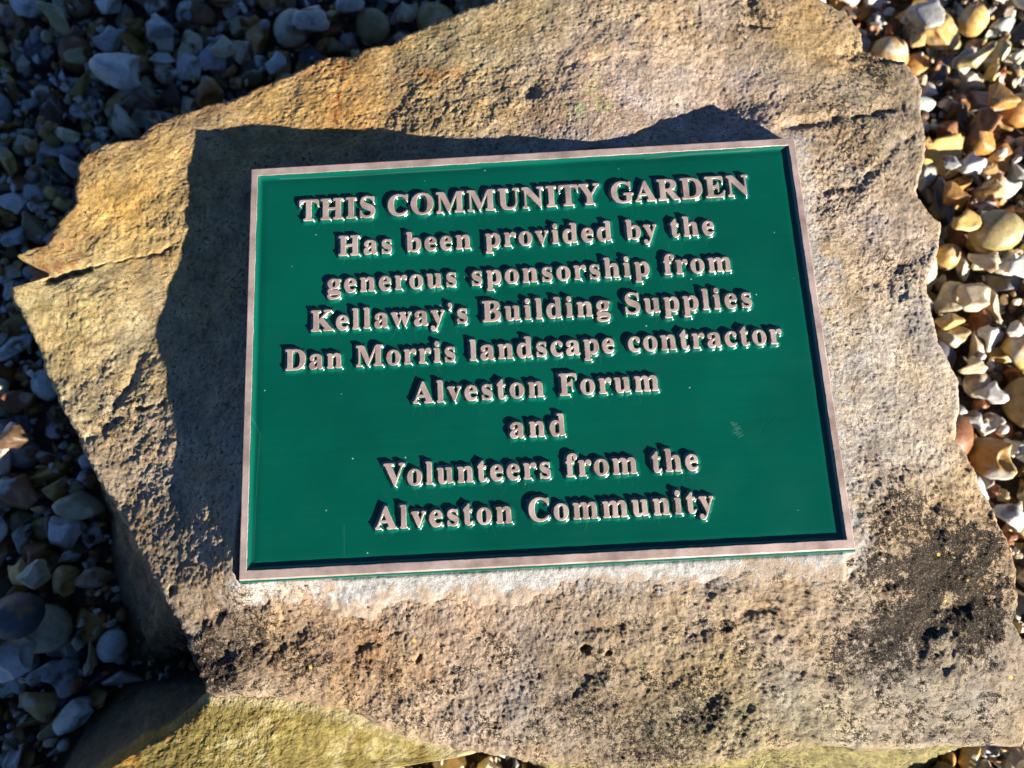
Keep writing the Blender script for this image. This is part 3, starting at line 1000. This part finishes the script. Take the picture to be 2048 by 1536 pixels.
# letter faces: one part per line of text
for (body, *_), polys in zip(TEXT, LINES_W):
    cu = bpy.data.curves.new('text_line', 'CURVE')
    cu.dimensions = '2D'
    cu.fill_mode = 'BOTH'
    RND = .00024
    side_v, side_q, nv_ = [], [], 0
    for p in polys:
        nn_ = NORMALS.pop(0)
        n_ = len(p)
        jit_ = np.c_[p, np.zeros(n_)].astype(np.float32)
        p = p + .00012 * np.c_[perlin(jit_, 600, 111), perlin(jit_, 600, 112)]
        rings = [(p - nn_ * RND * (1 - math.cos(a_)), -RND * (1 - math.sin(a_))) for a_ in (0, .35, .75, 1.15)] if False else \
                [(p - nn_ * RND * (1 - math.sin(a_)), -RND * (1 - math.cos(a_))) for a_ in (0, .5, 1.0, math.pi / 2)] + [(p, -.0013)]
        for q_, z_ in rings:
            side_v.append(np.c_[q_, np.full(n_, z_)])
        for r_ in range(len(rings) - 1):
            for k in range(n_):
                a_, b_ = nv_ + r_ * n_ + k, nv_ + r_ * n_ + (k + 1) % n_
                side_q.append((a_, b_, b_ + n_, a_ + n_))
        nv_ += n_ * len(rings)
        p = rings[0][0]
        sp = cu.splines.new('POLY')
        sp.points.add(len(p) - 1)
        sp.points.foreach_set('co', np.c_[p, np.zeros(len(p)), np.ones(len(p))].ravel())
        sp.use_cyclic_u = True
    o = bpy.data.objects.new('lettering', cu)
    COL.objects.link(o)
    dg = bpy.context.evaluated_depsgraph_get()
    dg.update()
    me = bpy.data.meshes.new_from_object(o.evaluated_get(dg))
    me.name = 'text_line'
    bpy.data.objects.remove(o)
    bpy.data.curves.remove(cu)
    bm = bmesh.new()
    bm.from_mesh(me)
    for f_ in bm.faces:
        f_.smooth = False
        if f_.normal.z < 0:
            f_.normal_flip()
    vs_ = [bm.verts.new(v_) for v_ in np.vstack(side_v).tolist()]
    for q_ in side_q:
        bm.faces.new([vs_[k] for k in q_]).smooth = True
    side_faces = [f_ for f_ in bm.faces if f_.smooth]
    bmesh.ops.recalc_face_normals(bm, faces=side_faces)
    bm.to_mesh(me)
    bm.free()
    me.materials.clear()
    me.materials.append(M_COPPER)
    me.update()
    o = part('text_line', me, None)
    o['label'] = 'raised copper lettering reading ' + body.replace('\u2019', "'")

# --- mortar bed between plaque and slab
ms = .0006
mx = np.arange(-.215, .19, ms)
my = np.arange(-.155, .135, ms)
X, Y = np.meshgrid(mx, my)
XY = np.c_[X.ravel(), Y.ravel()]
P3 = np.c_[XY, np.zeros(len(XY))].astype(np.float32)
zs = slab_top(XY)
o_ = rect_out(XY)
nb = fbm(P3, 45, 4, 121, .6)
nf = fbm(P3, 220, 4, 122, .65)
bottom = smooth(-PH / 2 + .004, -PH / 2 - .003, XY[:, 1]) * smooth(-.158, -.146, XY[:, 0])
right = smooth(PW / 2 - .004, PW / 2 + .001, XY[:, 0])
slope = 3.0 + (0.27 - 3.0) * np.clip(bottom + right, 0, 1) + .45 * bottom * smooth(-.095, -.150, XY[:, 0]) + .22 * right
inset = .004 * (1 - np.clip(bottom + right, 0, 1))
dd = np.maximum(o_ + inset, 0)
zm = -.0083 - slope * dd - 3 * np.maximum(dd - .010 - .006 * nb, 0) ** 1.5 + .0005 * nb * smooth(0, .006, dd) + .00022 * nf * smooth(-.001, .003, o_)
slope = 0
zm = np.where(o_ < .0, np.minimum(zm, -.0089), zm)
px = proj(np.c_[XY, zs])[:, :2]
smear = smooth(70, 30, np.linalg.norm((px - (420, 1100)) * (1, .9), axis=1) + 26 * nb + 16 * nf)
zm = np.maximum(zm, zs - .0012 + .0013 * smear + .0006 * nf * smear)
vis = (zm > zs - .0008) & (o_ > -.03)
ny, nx = X.shape
i, j = np.meshgrid(np.arange(nx - 1), np.arange(ny - 1))
a = (j * nx + i).ravel()
Q = np.stack([a, a + 1, a + nx + 1, a + nx], 1)
Q = Q[vis[Q].any(1)]
used, inv = np.unique(Q, return_inverse=True)
thick = np.clip((zm - zs) / .0016, 0, 1) * smooth(.019, .003, o_ + .007 * nb + .003 * nf)
mortar = link('mortar_bed', new_mesh('mortar_bed', np.c_[XY, zm][used], inv.reshape(Q.shape), {'thick': np.repeat(thick[used][:, None], 3, 1)}), M_MORTAR)
tag(mortar, 'pale grey mortar bedding squeezed out under the right and bottom edges of the plaque', 'mortar')


# ------------------------------------------------------------------ pebbles
def ico(sub):
    bm = bmesh.new()
    bmesh.ops.create_icosphere(bm, subdivisions=sub, radius=1)
    V = np.array([v.co for v in bm.verts])
    Fc = np.array([[v.index for v in f.verts] for f in bm.faces])
    bm.free()
    return V, Fc


ICO = {s: ico(s) for s in (2, 3, 4)}


def flint_shape(seed, kind):
    """displacement of a unit sphere into a broken flint; the same shape at any subdivision"""
    rg = np.random.default_rng(seed)
    asp = {'round': (1, .92, .80), 'chip': (1, rg.uniform(.6, .9), rg.uniform(.38, .55)), 'long': (1, rg.uniform(.42, .55), rg.uniform(.36, .48)),
           'block': (1, rg.uniform(.7, .95), rg.uniform(.55, .75)), 'shard': (1, rg.uniform(.6, .9), rg.uniform(.26, .36))}[kind]
    planes = []
    for k in range({'round': 0, 'chip': 11, 'long': 9, 'block': 12, 'shard': 8}[kind]):
        d = rg.normal(size=3)
        planes.append((d / np.linalg.norm(d), rg.uniform(.42, .80)))
    dents = []
    for k in range(0 if kind == 'round' else rg.integers(3, 6)):
        d = rg.normal(size=3)
        d[2] *= .6
        dents.append((d / np.linalg.norm(d), rg.uniform(.95, 1.25), rg.uniform(.5, .85)))

    def f(sub):
        V = ICO[sub][0].copy()
        r = np.ones(len(V))
        for d, h in planes:
            c = V @ d
            lim = np.where(c > .05, h / np.maximum(c, .05), 9)
            kk = .013
            r = -kk * np.log(np.exp(-r / kk) + np.exp(-np.minimum(lim, 9) / kk))
        P = V * r[:, None]
        for d, dist, rad in dents:          # conchoidal scoops
            c = d * dist
            q = P - c
            L = np.linalg.norm(q, axis=1)
            push = np.clip(rad - L, 0, None)
            P = P + q / np.maximum(L, 1e-6)[:, None] * 0 - d * push[:, None] * 1.0
        amp = .05 if kind == 'round' else .10
        Pf = (P + seed * 3.1).astype(np.float32)
        P = P * (1 + amp * perlin(Pf, 1.3, 7) + .035 * perlin(Pf, 3.5, 8) + (0 if kind == 'round' else .012) * perlin(Pf, 9, 9))[:, None]
        P = P * np.array(asp)
        return P
    return f


KINDS = ['chip', 'block', 'chip', 'long', 'chip', 'shard', 'chip', 'round', 'block', 'long', 'shard', 'block', 'chip', 'shard', 'chip', 'chip', 'long', 'block', 'shard', 'chip', 'shard', 'chip', 'block', 'chip']
SHAPES = [(k, flint_shape(100 + i, k)) for i, k in enumerate(KINDS)]
SV = {s: [f(s) for k, f in SHAPES] for s in (2, 3, 4)}
PAL = [('chalk white', (.58, .555, .50), 24), ('cream', (.62, .52, .35), 17), ('honey yellow', (.52, .34, .11), 11), ('amber', (.42, .22, .06), 10), ('rust brown', (.24, .10, .035), 10),
       ('dark brown', (.11, .065, .035), 8), ('grey', (.33, .33, .32), 9), ('dark grey', (.09, .09, .095), 7), ('olive tan', (.34, .27, .12), 7)]
PALD = {n: c for n, c, _ in PAL}
PALW = np.array([q[2] for q in PAL], float)
PALW /= PALW.sum()
PALR = np.array([20, 22, 20, 14, 9, 3, 6, 2, 4], float) / 100

CELL = .002
GX0, GY0, GX1, GY1 = -.52, -.50, .54, .50
NXg, NYg = int((GX1 - GX0) / CELL), int((GY1 - GY0) / CELL)
HM = np.full((NYg, NXg), ZG - .014)
for V in (SLAB_V, BOULDER_V):
    ci = ((V[:, 0] - GX0) / CELL).astype(int)
    cj = ((V[:, 1] - GY0) / CELL).astype(int)
    ok = (ci >= 0) & (ci < NXg) & (cj >= 0) & (cj < NYg)
    np.maximum.at(HM, (cj[ok], ci[ok]), V[ok, 2])
ROCK = HM > ZG - .002
# fill the hole at the middle of the slab's polar mesh
HM[np.ix_(np.arange(NYg), np.arange(NXg))] = HM
yy, xx = np.mgrid[0:NYg, 0:NXg]
ins = (np.abs(GX0 + xx * CELL) < .12) & (np.abs(GY0 + yy * CELL) < .09)
HM[ins] = 0
pebbles = []          # shape, scale, rotation, location, colour name, colour


def footprint(v):
    i = np.floor(v[:, 0] / CELL).astype(int)
    j = np.floor(v[:, 1] / CELL).astype(int)
    i0, j0 = i.min(), j.min()
    w_, h_ = i.max() - i0 + 1, j.max() - j0 + 1
    lo = np.full((h_, w_), 9.)
    hi = np.full((h_, w_), -9.)
    np.minimum.at(lo, (j - j0, i - i0), v[:, 2])
    np.maximum.at(hi, (j - j0, i - i0), v[:, 2])
    return i0, j0, lo, hi


def rest(fp, x, y):
    i0, j0, lo, hi = fp
    ci, cj = int((x - GX0) / CELL) + i0, int((y - GY0) / CELL) + j0
    h_, w_ = lo.shape
    if ci < 0 or cj < 0 or ci + w_ > NXg or cj + h_ > NYg:
        return None
    g = HM[cj:cj + h_, ci:ci + w_] - lo
    g = np.where(lo < 8, g, -9)
    s = np.sort(g.ravel())
    return s[-1] * .7 + s[max(0, len(s) - 5)] * .3, ci, cj


def settle(fp, ci, cj, z):
    i0, j0, lo, hi = fp
    h_, w_ = lo.shape
    s = HM[cj:cj + h_, ci:ci + w_]
    np.maximum(s, np.where(hi > -8, hi + z, -9), out=s)


def drop(sh, scale, rot, tries, cname, col, fixed=None, zmax=.032):
    Rm = np.array(Euler(rot).to_matrix())
    v = SV[3][sh] * scale @ Rm.T
    fp = footprint(v)
    best = None
    for (x, y) in ([fixed] if fixed is not None else tries):
        q = rest(fp, x, y)
        if q and (best is None or q[0] < best[0]):
            best = (*q, x, y)
    if best is None or (fixed is None and best[0] > ZG + zmax):
        return
    z, ci, cj, x, y = best
    settle(fp, ci, cj, z)
    pebbles.append(dict(sh=sh, s=scale, rot=rot, loc=(x, y, z), cn=cname, col=col))


def rand_rot(flat):
    a = random.gauss(0, flat)
    return (a, random.gauss(0, flat), random.uniform(0, 2 * math.pi))


free = []
for cj in range(8, NYg - 8):
    for ci in range(8, NXg - 8):
        if not ROCK[cj, ci]:
            free.append((GX0 + (ci + .5) * CELL, GY0 + (cj + .5) * CELL))
free = np.array(free)
pp = proj(np.c_[free, np.full(len(free), ZG + .005)])
inside = (pp[:, 0] > -110) & (pp[:, 0] < 2160) & (pp[:, 1] > -110) & (pp[:, 1] < 1640)
free = free[inside]


def jitcol(c):
    k = random.uniform(.8, 1.15)
    return tuple(min(.78, x * k * random.uniform(.93, 1.07)) for x in c)


NPEB = int(len(free) * CELL * CELL / 2.0e-4)
for k in range(NPEB):
    tries = [free[random.randrange(len(free))] + np.array([random.uniform(-.001, .001), random.uniform(-.001, .001)]) for _ in range(14)]
    n = RNG.choice(len(PAL), p=PALW)
    scale = min(max(random.lognormvariate(math.log(.0124), .28), .007), .022)
    n = RNG.choice(len(PAL), p=PALR if tries[0][0] > .1 else PALW)
    drop(random.randrange(len(SHAPES)), scale, rand_rot(.85), tries, PAL[n][0], jitcol(PAL[n][1]))

# stones one can recognise in the photograph: pixel, long radius px, turn, kind, colour
KEY = [(1972, 478, 45, 10, 'round', 'olive tan'), (252, 150, 56, -20, 'block', 'chalk white'), (60, 880, 46, 15, 'chip', 'dark brown'), (130, 1068, 50, -35, 'block', 'chalk white'),
       (75, 1312, 62, -60, 'block', 'chalk white'), (1844, 44, 44, 5, 'chip', 'grey'), (1943, 123, 50, 25, 'long', 'olive tan'), (1987, 208, 42, -20, 'chip', 'amber'),
       (1820, 92, 27, 20, 'block', 'honey yellow'), (1936, 328, 34, 20, 'block', 'chalk white'), (1980, 386, 30, 10, 'block', 'honey yellow'), (1893, 400, 36, -20, 'chip', 'amber'),
       (1963, 420, 32, -15, 'long', 'rust brown'), (1912, 468, 34, 70, 'chip', 'honey yellow'), (1958, 536, 42, -40, 'long', 'cream'), (2020, 556, 38, 60, 'chip', 'chalk white'),
       (1936, 608, 44, -5, 'chip', 'cream'), (1897, 642, 29, -40, 'block', 'honey yellow'), (1977, 667, 38, 75, 'long', 'chalk white'), (2025, 665, 26, 20, 'block', 'chalk white'),
       (1946, 731, 36, 5, 'long', 'cream'), (1973, 796, 38, 20, 'chip', 'chalk white'), (2026, 1030, 46, -30, 'block', 'chalk white'), (1938, 840, 30, -20, 'chip', 'grey'),
       (30, 1262, 42, 65, 'round', 'olive tan'), (188, 1322, 40, 85, 'long', 'olive tan'), (95, 1148, 40, 20, 'block', 'cream'), (105, 1225, 44, 20, 'round', 'dark grey'),
       (287, 208, 42, 10, 'chip', 'dark brown'), (380, 135, 40, 75, 'chip', 'chalk white'), (222, 86, 38, 10, 'chip', 'grey'), (628, 65, 42, 15, 'block', 'chalk white'),
       (34, 275, 30, 60, 'chip', 'cream'), (30, 402, 36, -20, 'block', 'chalk white'), (813, 26, 30, 60, 'chip', 'cream'), (1900, 330, 26, 50, 'chip', 'grey'), (1960, 260, 34, -25, 'chip', 'rust brown'),
       (330, 75, 36, -10, 'chip', 'grey'), (455, 100, 34, 30, 'block', 'cream'), (560, 130, 30, 70, 'chip', 'chalk white'), (150, 120, 30, 0, 'chip', 'olive tan'), (700, 20, 34, 20, 'block', 'chalk white')]
for x, y, r, turn, kind, cn in KEY:
    zc = ZG + .012
    P = at((x, y), zc)
    depth = (P - CAM) @ R[2]
    ks = [i for i, kk in enumerate(KINDS) if kk == kind]
    drop(ks[random.randrange(len(ks))], 1.06 * r * depth / F, (random.gauss(0, .18), random.gauss(0, .18), math.radians(turn)), None, cn, PALD[cn], fixed=P[:2])

# grit and small chips caught in the gaps
for k in range(2600):
    n = RNG.choice(len(PAL), p=PALW)
    drop(random.randrange(len(SHAPES)), random.uniform(.0022, .0058), rand_rot(1.0), [free[random.randrange(len(free))] for _ in range(4)], PAL[n][0], jitcol(PAL[n][1]))

# which pebbles show: splat every point into a small depth buffer
BW, BH, BS = 512, 384, 4
ids = np.full((BH, BW), -1)
zb = np.full((BH, BW), 9.)


def splat(V, who, r=1):
    q = proj(V)
    i = (q[:, 0] / BS).astype(int)
    j = (q[:, 1] / BS).astype(int)
    for di in range(-r, r + 1):
        for dj in range(-r, r + 1):
            a_, b_ = i + di, j + dj
            ok = (a_ >= 0) & (a_ < BW) & (b_ >= 0) & (b_ < BH)
            a2, b2_, d2 = a_[ok], b_[ok], q[ok, 2]
            od = np.argsort(-d2)
            a2, b2_, d2 = a2[od], b2_[od], d2[od]
            best = zb[b2_, a2] > d2
            tmp = np.full((BH, BW), 9.)
            tmp[b2_, a2] = d2
            mk = tmp < zb
            zb[mk] = tmp[mk]
            ids[mk] = who


gxx, gyy = np.meshgrid(np.linspace(-.15, .15, 200), np.linspace(-.11, .11, 150))
splat(np.c_[gxx.ravel(), gyy.ravel(), np.zeros(gxx.size)], -2)
splat(SLAB_V, -2, 0)
splat(BOULDER_V, -2, 0)
for n, pb in enumerate(pebbles):
    Rm = np.array(Euler(pb['rot']).to_matrix())
    pb['world'] = SV[3][pb['sh']] * pb['s'] @ Rm.T + np.array(pb['loc'])
    splat(pb['world'], n, 0)
cnt = np.bincount(ids[ids >= 0].ravel(), minlength=len(pebbles))
for n, pb in enumerate(pebbles):
    pb['n'] = cnt[n]
    if cnt[n]:
        jj, ii = np.where(ids == n)
        pb['px'] = (ii.mean() * BS, jj.mean() * BS)
order = np.argsort(-cnt)
chosen = [n for n in order if cnt[n] >= 6][:300]
print('pebbles', len(pebbles), 'visible', int((cnt > 0).sum()), 'objects', len(chosen))

# names that tell each pebble from its neighbours: size, shape, colour, what it lies by
PLACES = [(40, 40, 'in the shaded top left corner'), (150, 110, 'in shade near the top left corner'), (270, 45, 'in shade at the top edge, left'), (270, 170, 'in shade around the large white flint'),
          (400, 60, 'in shade behind the slab, top left'), (400, 160, "in shade under the slab's upper left rim"), (520, 50, 'in shade at the top, left of centre'), (540, 125, "in shade against the slab's rust edged rim"),
          (640, 60, "in shade by the slab's top rim"), (730, 40, 'in half shade at the top rim'), (810, 30, "in the sun patch by the slab's top rim"), (50, 180, 'in shade at the left edge, high up'),
          (60, 290, "in shade left of the slab's ochre shoulder"), (150, 220, 'in shade above the ochre shoulder'), (40, 390, 'in shade just above the split corner'), (30, 480, 'in shade beside the split corner'),
          (30, 740, 'in shade below the split corner'), (60, 880, "in shade by the slab's sloping left edge"), (60, 1010, "in shade left of the slab's lower corner"), (130, 1090, "in shade by the slab's dark side"),
          (50, 1180, 'in deep shade, lower left'), (100, 1270, 'in deep shade above the boulder'), (40, 1370, "in deep shade by the boulder's dark side"), (30, 1480, 'in the bottom left corner'),
          (1760, 40, "in sun by the slab's top right shoulder"), (1850, 45, 'in sun at the top edge, right'), (1970, 50, 'in the sunny top right corner'), (1850, 110, 'in sun beside the dark notched shoulder'),
          (1980, 140, 'in sun at the right edge, high up'), (1900, 210, 'in sun right of the slab, high up'), (2000, 250, 'in sun at the right, below the top corner'), (1890, 320, "in sun by the slab's right rim"),
          (1990, 340, 'in sun above the round olive stone'), (1920, 420, 'in sun left of the round olive stone'), (2010, 450, 'in sun around the round olive stone'), (1950, 560, 'in sun below the round olive stone'),
          (2020, 600, 'in sun at the right edge, mid height'), (1900, 640, "in sun beside the slab's notched right rim"), (1980, 710, 'in sun right of the slab, mid height'), (1970, 820, 'in sun beside the bulging right rim'),
          (2020, 880, 'in sun at the right edge, low'), (1980, 930, 'in sun by the lower right rim'), (2030, 1050, "in sun by the slab's dark corner"), (1960, 1520, 'in the bottom right corner'), (1000, 1525, 'in the gap under the front edge')]
SHN = {'round': 'rounded', 'chip': 'flat chipped', 'long': 'elongated', 'block': 'chunky', 'shard': 'thin flaked'}
ORD = ['first', 'second', 'third', 'fourth', 'fifth', 'sixth', 'seventh', 'eighth', 'ninth', 'tenth', 'eleventh', 'twelfth']
groups = {}
big = sorted(cnt[chosen])
q1, q2 = big[int(len(big) * .35)], big[int(len(big) * .8)]
for n in chosen:
    pb = pebbles[n]
    size = 'small' if pb['n'] < q1 else ('large' if pb['n'] > q2 else 'medium')
    place = min(PLACES, key=lambda q: (q[0] - pb['px'][0]) ** 2 + (q[1] - pb['px'][1]) ** 2)[2]
    groups.setdefault((size, SHN[KINDS[pb['sh']]], pb['cn'], place), []).append(n)
for (size, shp, cn, place), ns in groups.items():
    ns.sort(key=lambda n: pebbles[n]['px'][1])
    for k, n in enumerate(ns):
        lab = f'{size} {shp} {cn} pebble {place}'
        if len(ns) > 1:
            end = ('upper of two' if k == 0 else 'lower of two') if len(ns) == 2 else f'{ORD[k]} from the top'
            lab = f'{lab}, {end}'
        for a_, b_ in (('in the sun patch ', ''), ('in deep shade ', ''), ('in half shade ', ''), ('in shade ', ''), ('in sun ', ''), ('flat chipped', 'chipped'), (' of two', ' one')):
            if len(lab.replace("'", ' ').split()) > 16:
                lab = lab.replace(a_, b_)
        pebbles[n]['label'] = lab

pmesh = []
for n, (k, f) in enumerate(SHAPES):
    me = new_mesh('pebble', SV[4][n], ICO[4][1])
    me.materials.append(M_FLINT)
    pmesh.append(me)
for n in chosen:
    pb = pebbles[n]
    o = bpy.data.objects.new('pebble', pmesh[pb['sh']])
    COL.objects.link(o)
    o.location = pb['loc']
    o.rotation_euler = pb['rot']
    o.scale = (pb['s'],) * 3
    o.color = (*pb['col'], 1)
    tag(o, pb['label'], 'pebble', 'flint pebbles of the gravel bed')

# the rest of the gravel, between and under them and on beyond the frame
rest_v, rest_f, rest_c, rest_r = [], [], [], []
nv = 0
cs = set(chosen)


def add_rest(v, sub, col):
    global nv
    rest_v.append(v)
    rest_f.append(ICO[sub][1] + nv)
    rest_c.append(np.tile(col, (len(v), 1)))
    rest_r.append(np.full((len(v), 1), random.random()))
    nv += len(v)


for n, pb in enumerate(pebbles):
    if n not in cs:
        add_rest(pb['world'], 3, pb['col'])
for gy_ in np.arange(-.95, .95, .019):
    for gx_ in np.arange(-1.0, 1.0, .019):
        x, y = gx_ + random.uniform(-.006, .006), gy_ + random.uniform(-.006, .006)
        q = proj(np.array([[x, y, ZG]]))[0]
        if -130 < q[0] < 2180 and -130 < q[1] < 1660:
            continue
        ci, cj = int((x - GX0) / CELL), int((y - GY0) / CELL)
        if 0 <= ci < NXg and 0 <= cj < NYg and ROCK[cj, ci]:
            continue
        n = RNG.choice(len(PAL), p=PALW)
        v = SV[2][random.randrange(len(SHAPES))] * random.uniform(.009, .015) @ np.array(Euler(rand_rot(.5)).to_matrix()).T
        add_rest(v + np.array([x, y, ZG + random.uniform(-.006, .006)]), 2, jitcol(PAL[n][1]))
me = new_mesh('gravel', np.vstack(rest_v), np.vstack(rest_f), {'col': np.vstack(rest_c), 'rnd': np.repeat(np.vstack(rest_r), 3, 1)})
gravel = link('gravel', me, M_FLINT_MASS)
gravel['kind'] = 'stuff'
tag(gravel, 'loose flint gravel filling the gaps between the larger pebbles', 'gravel')
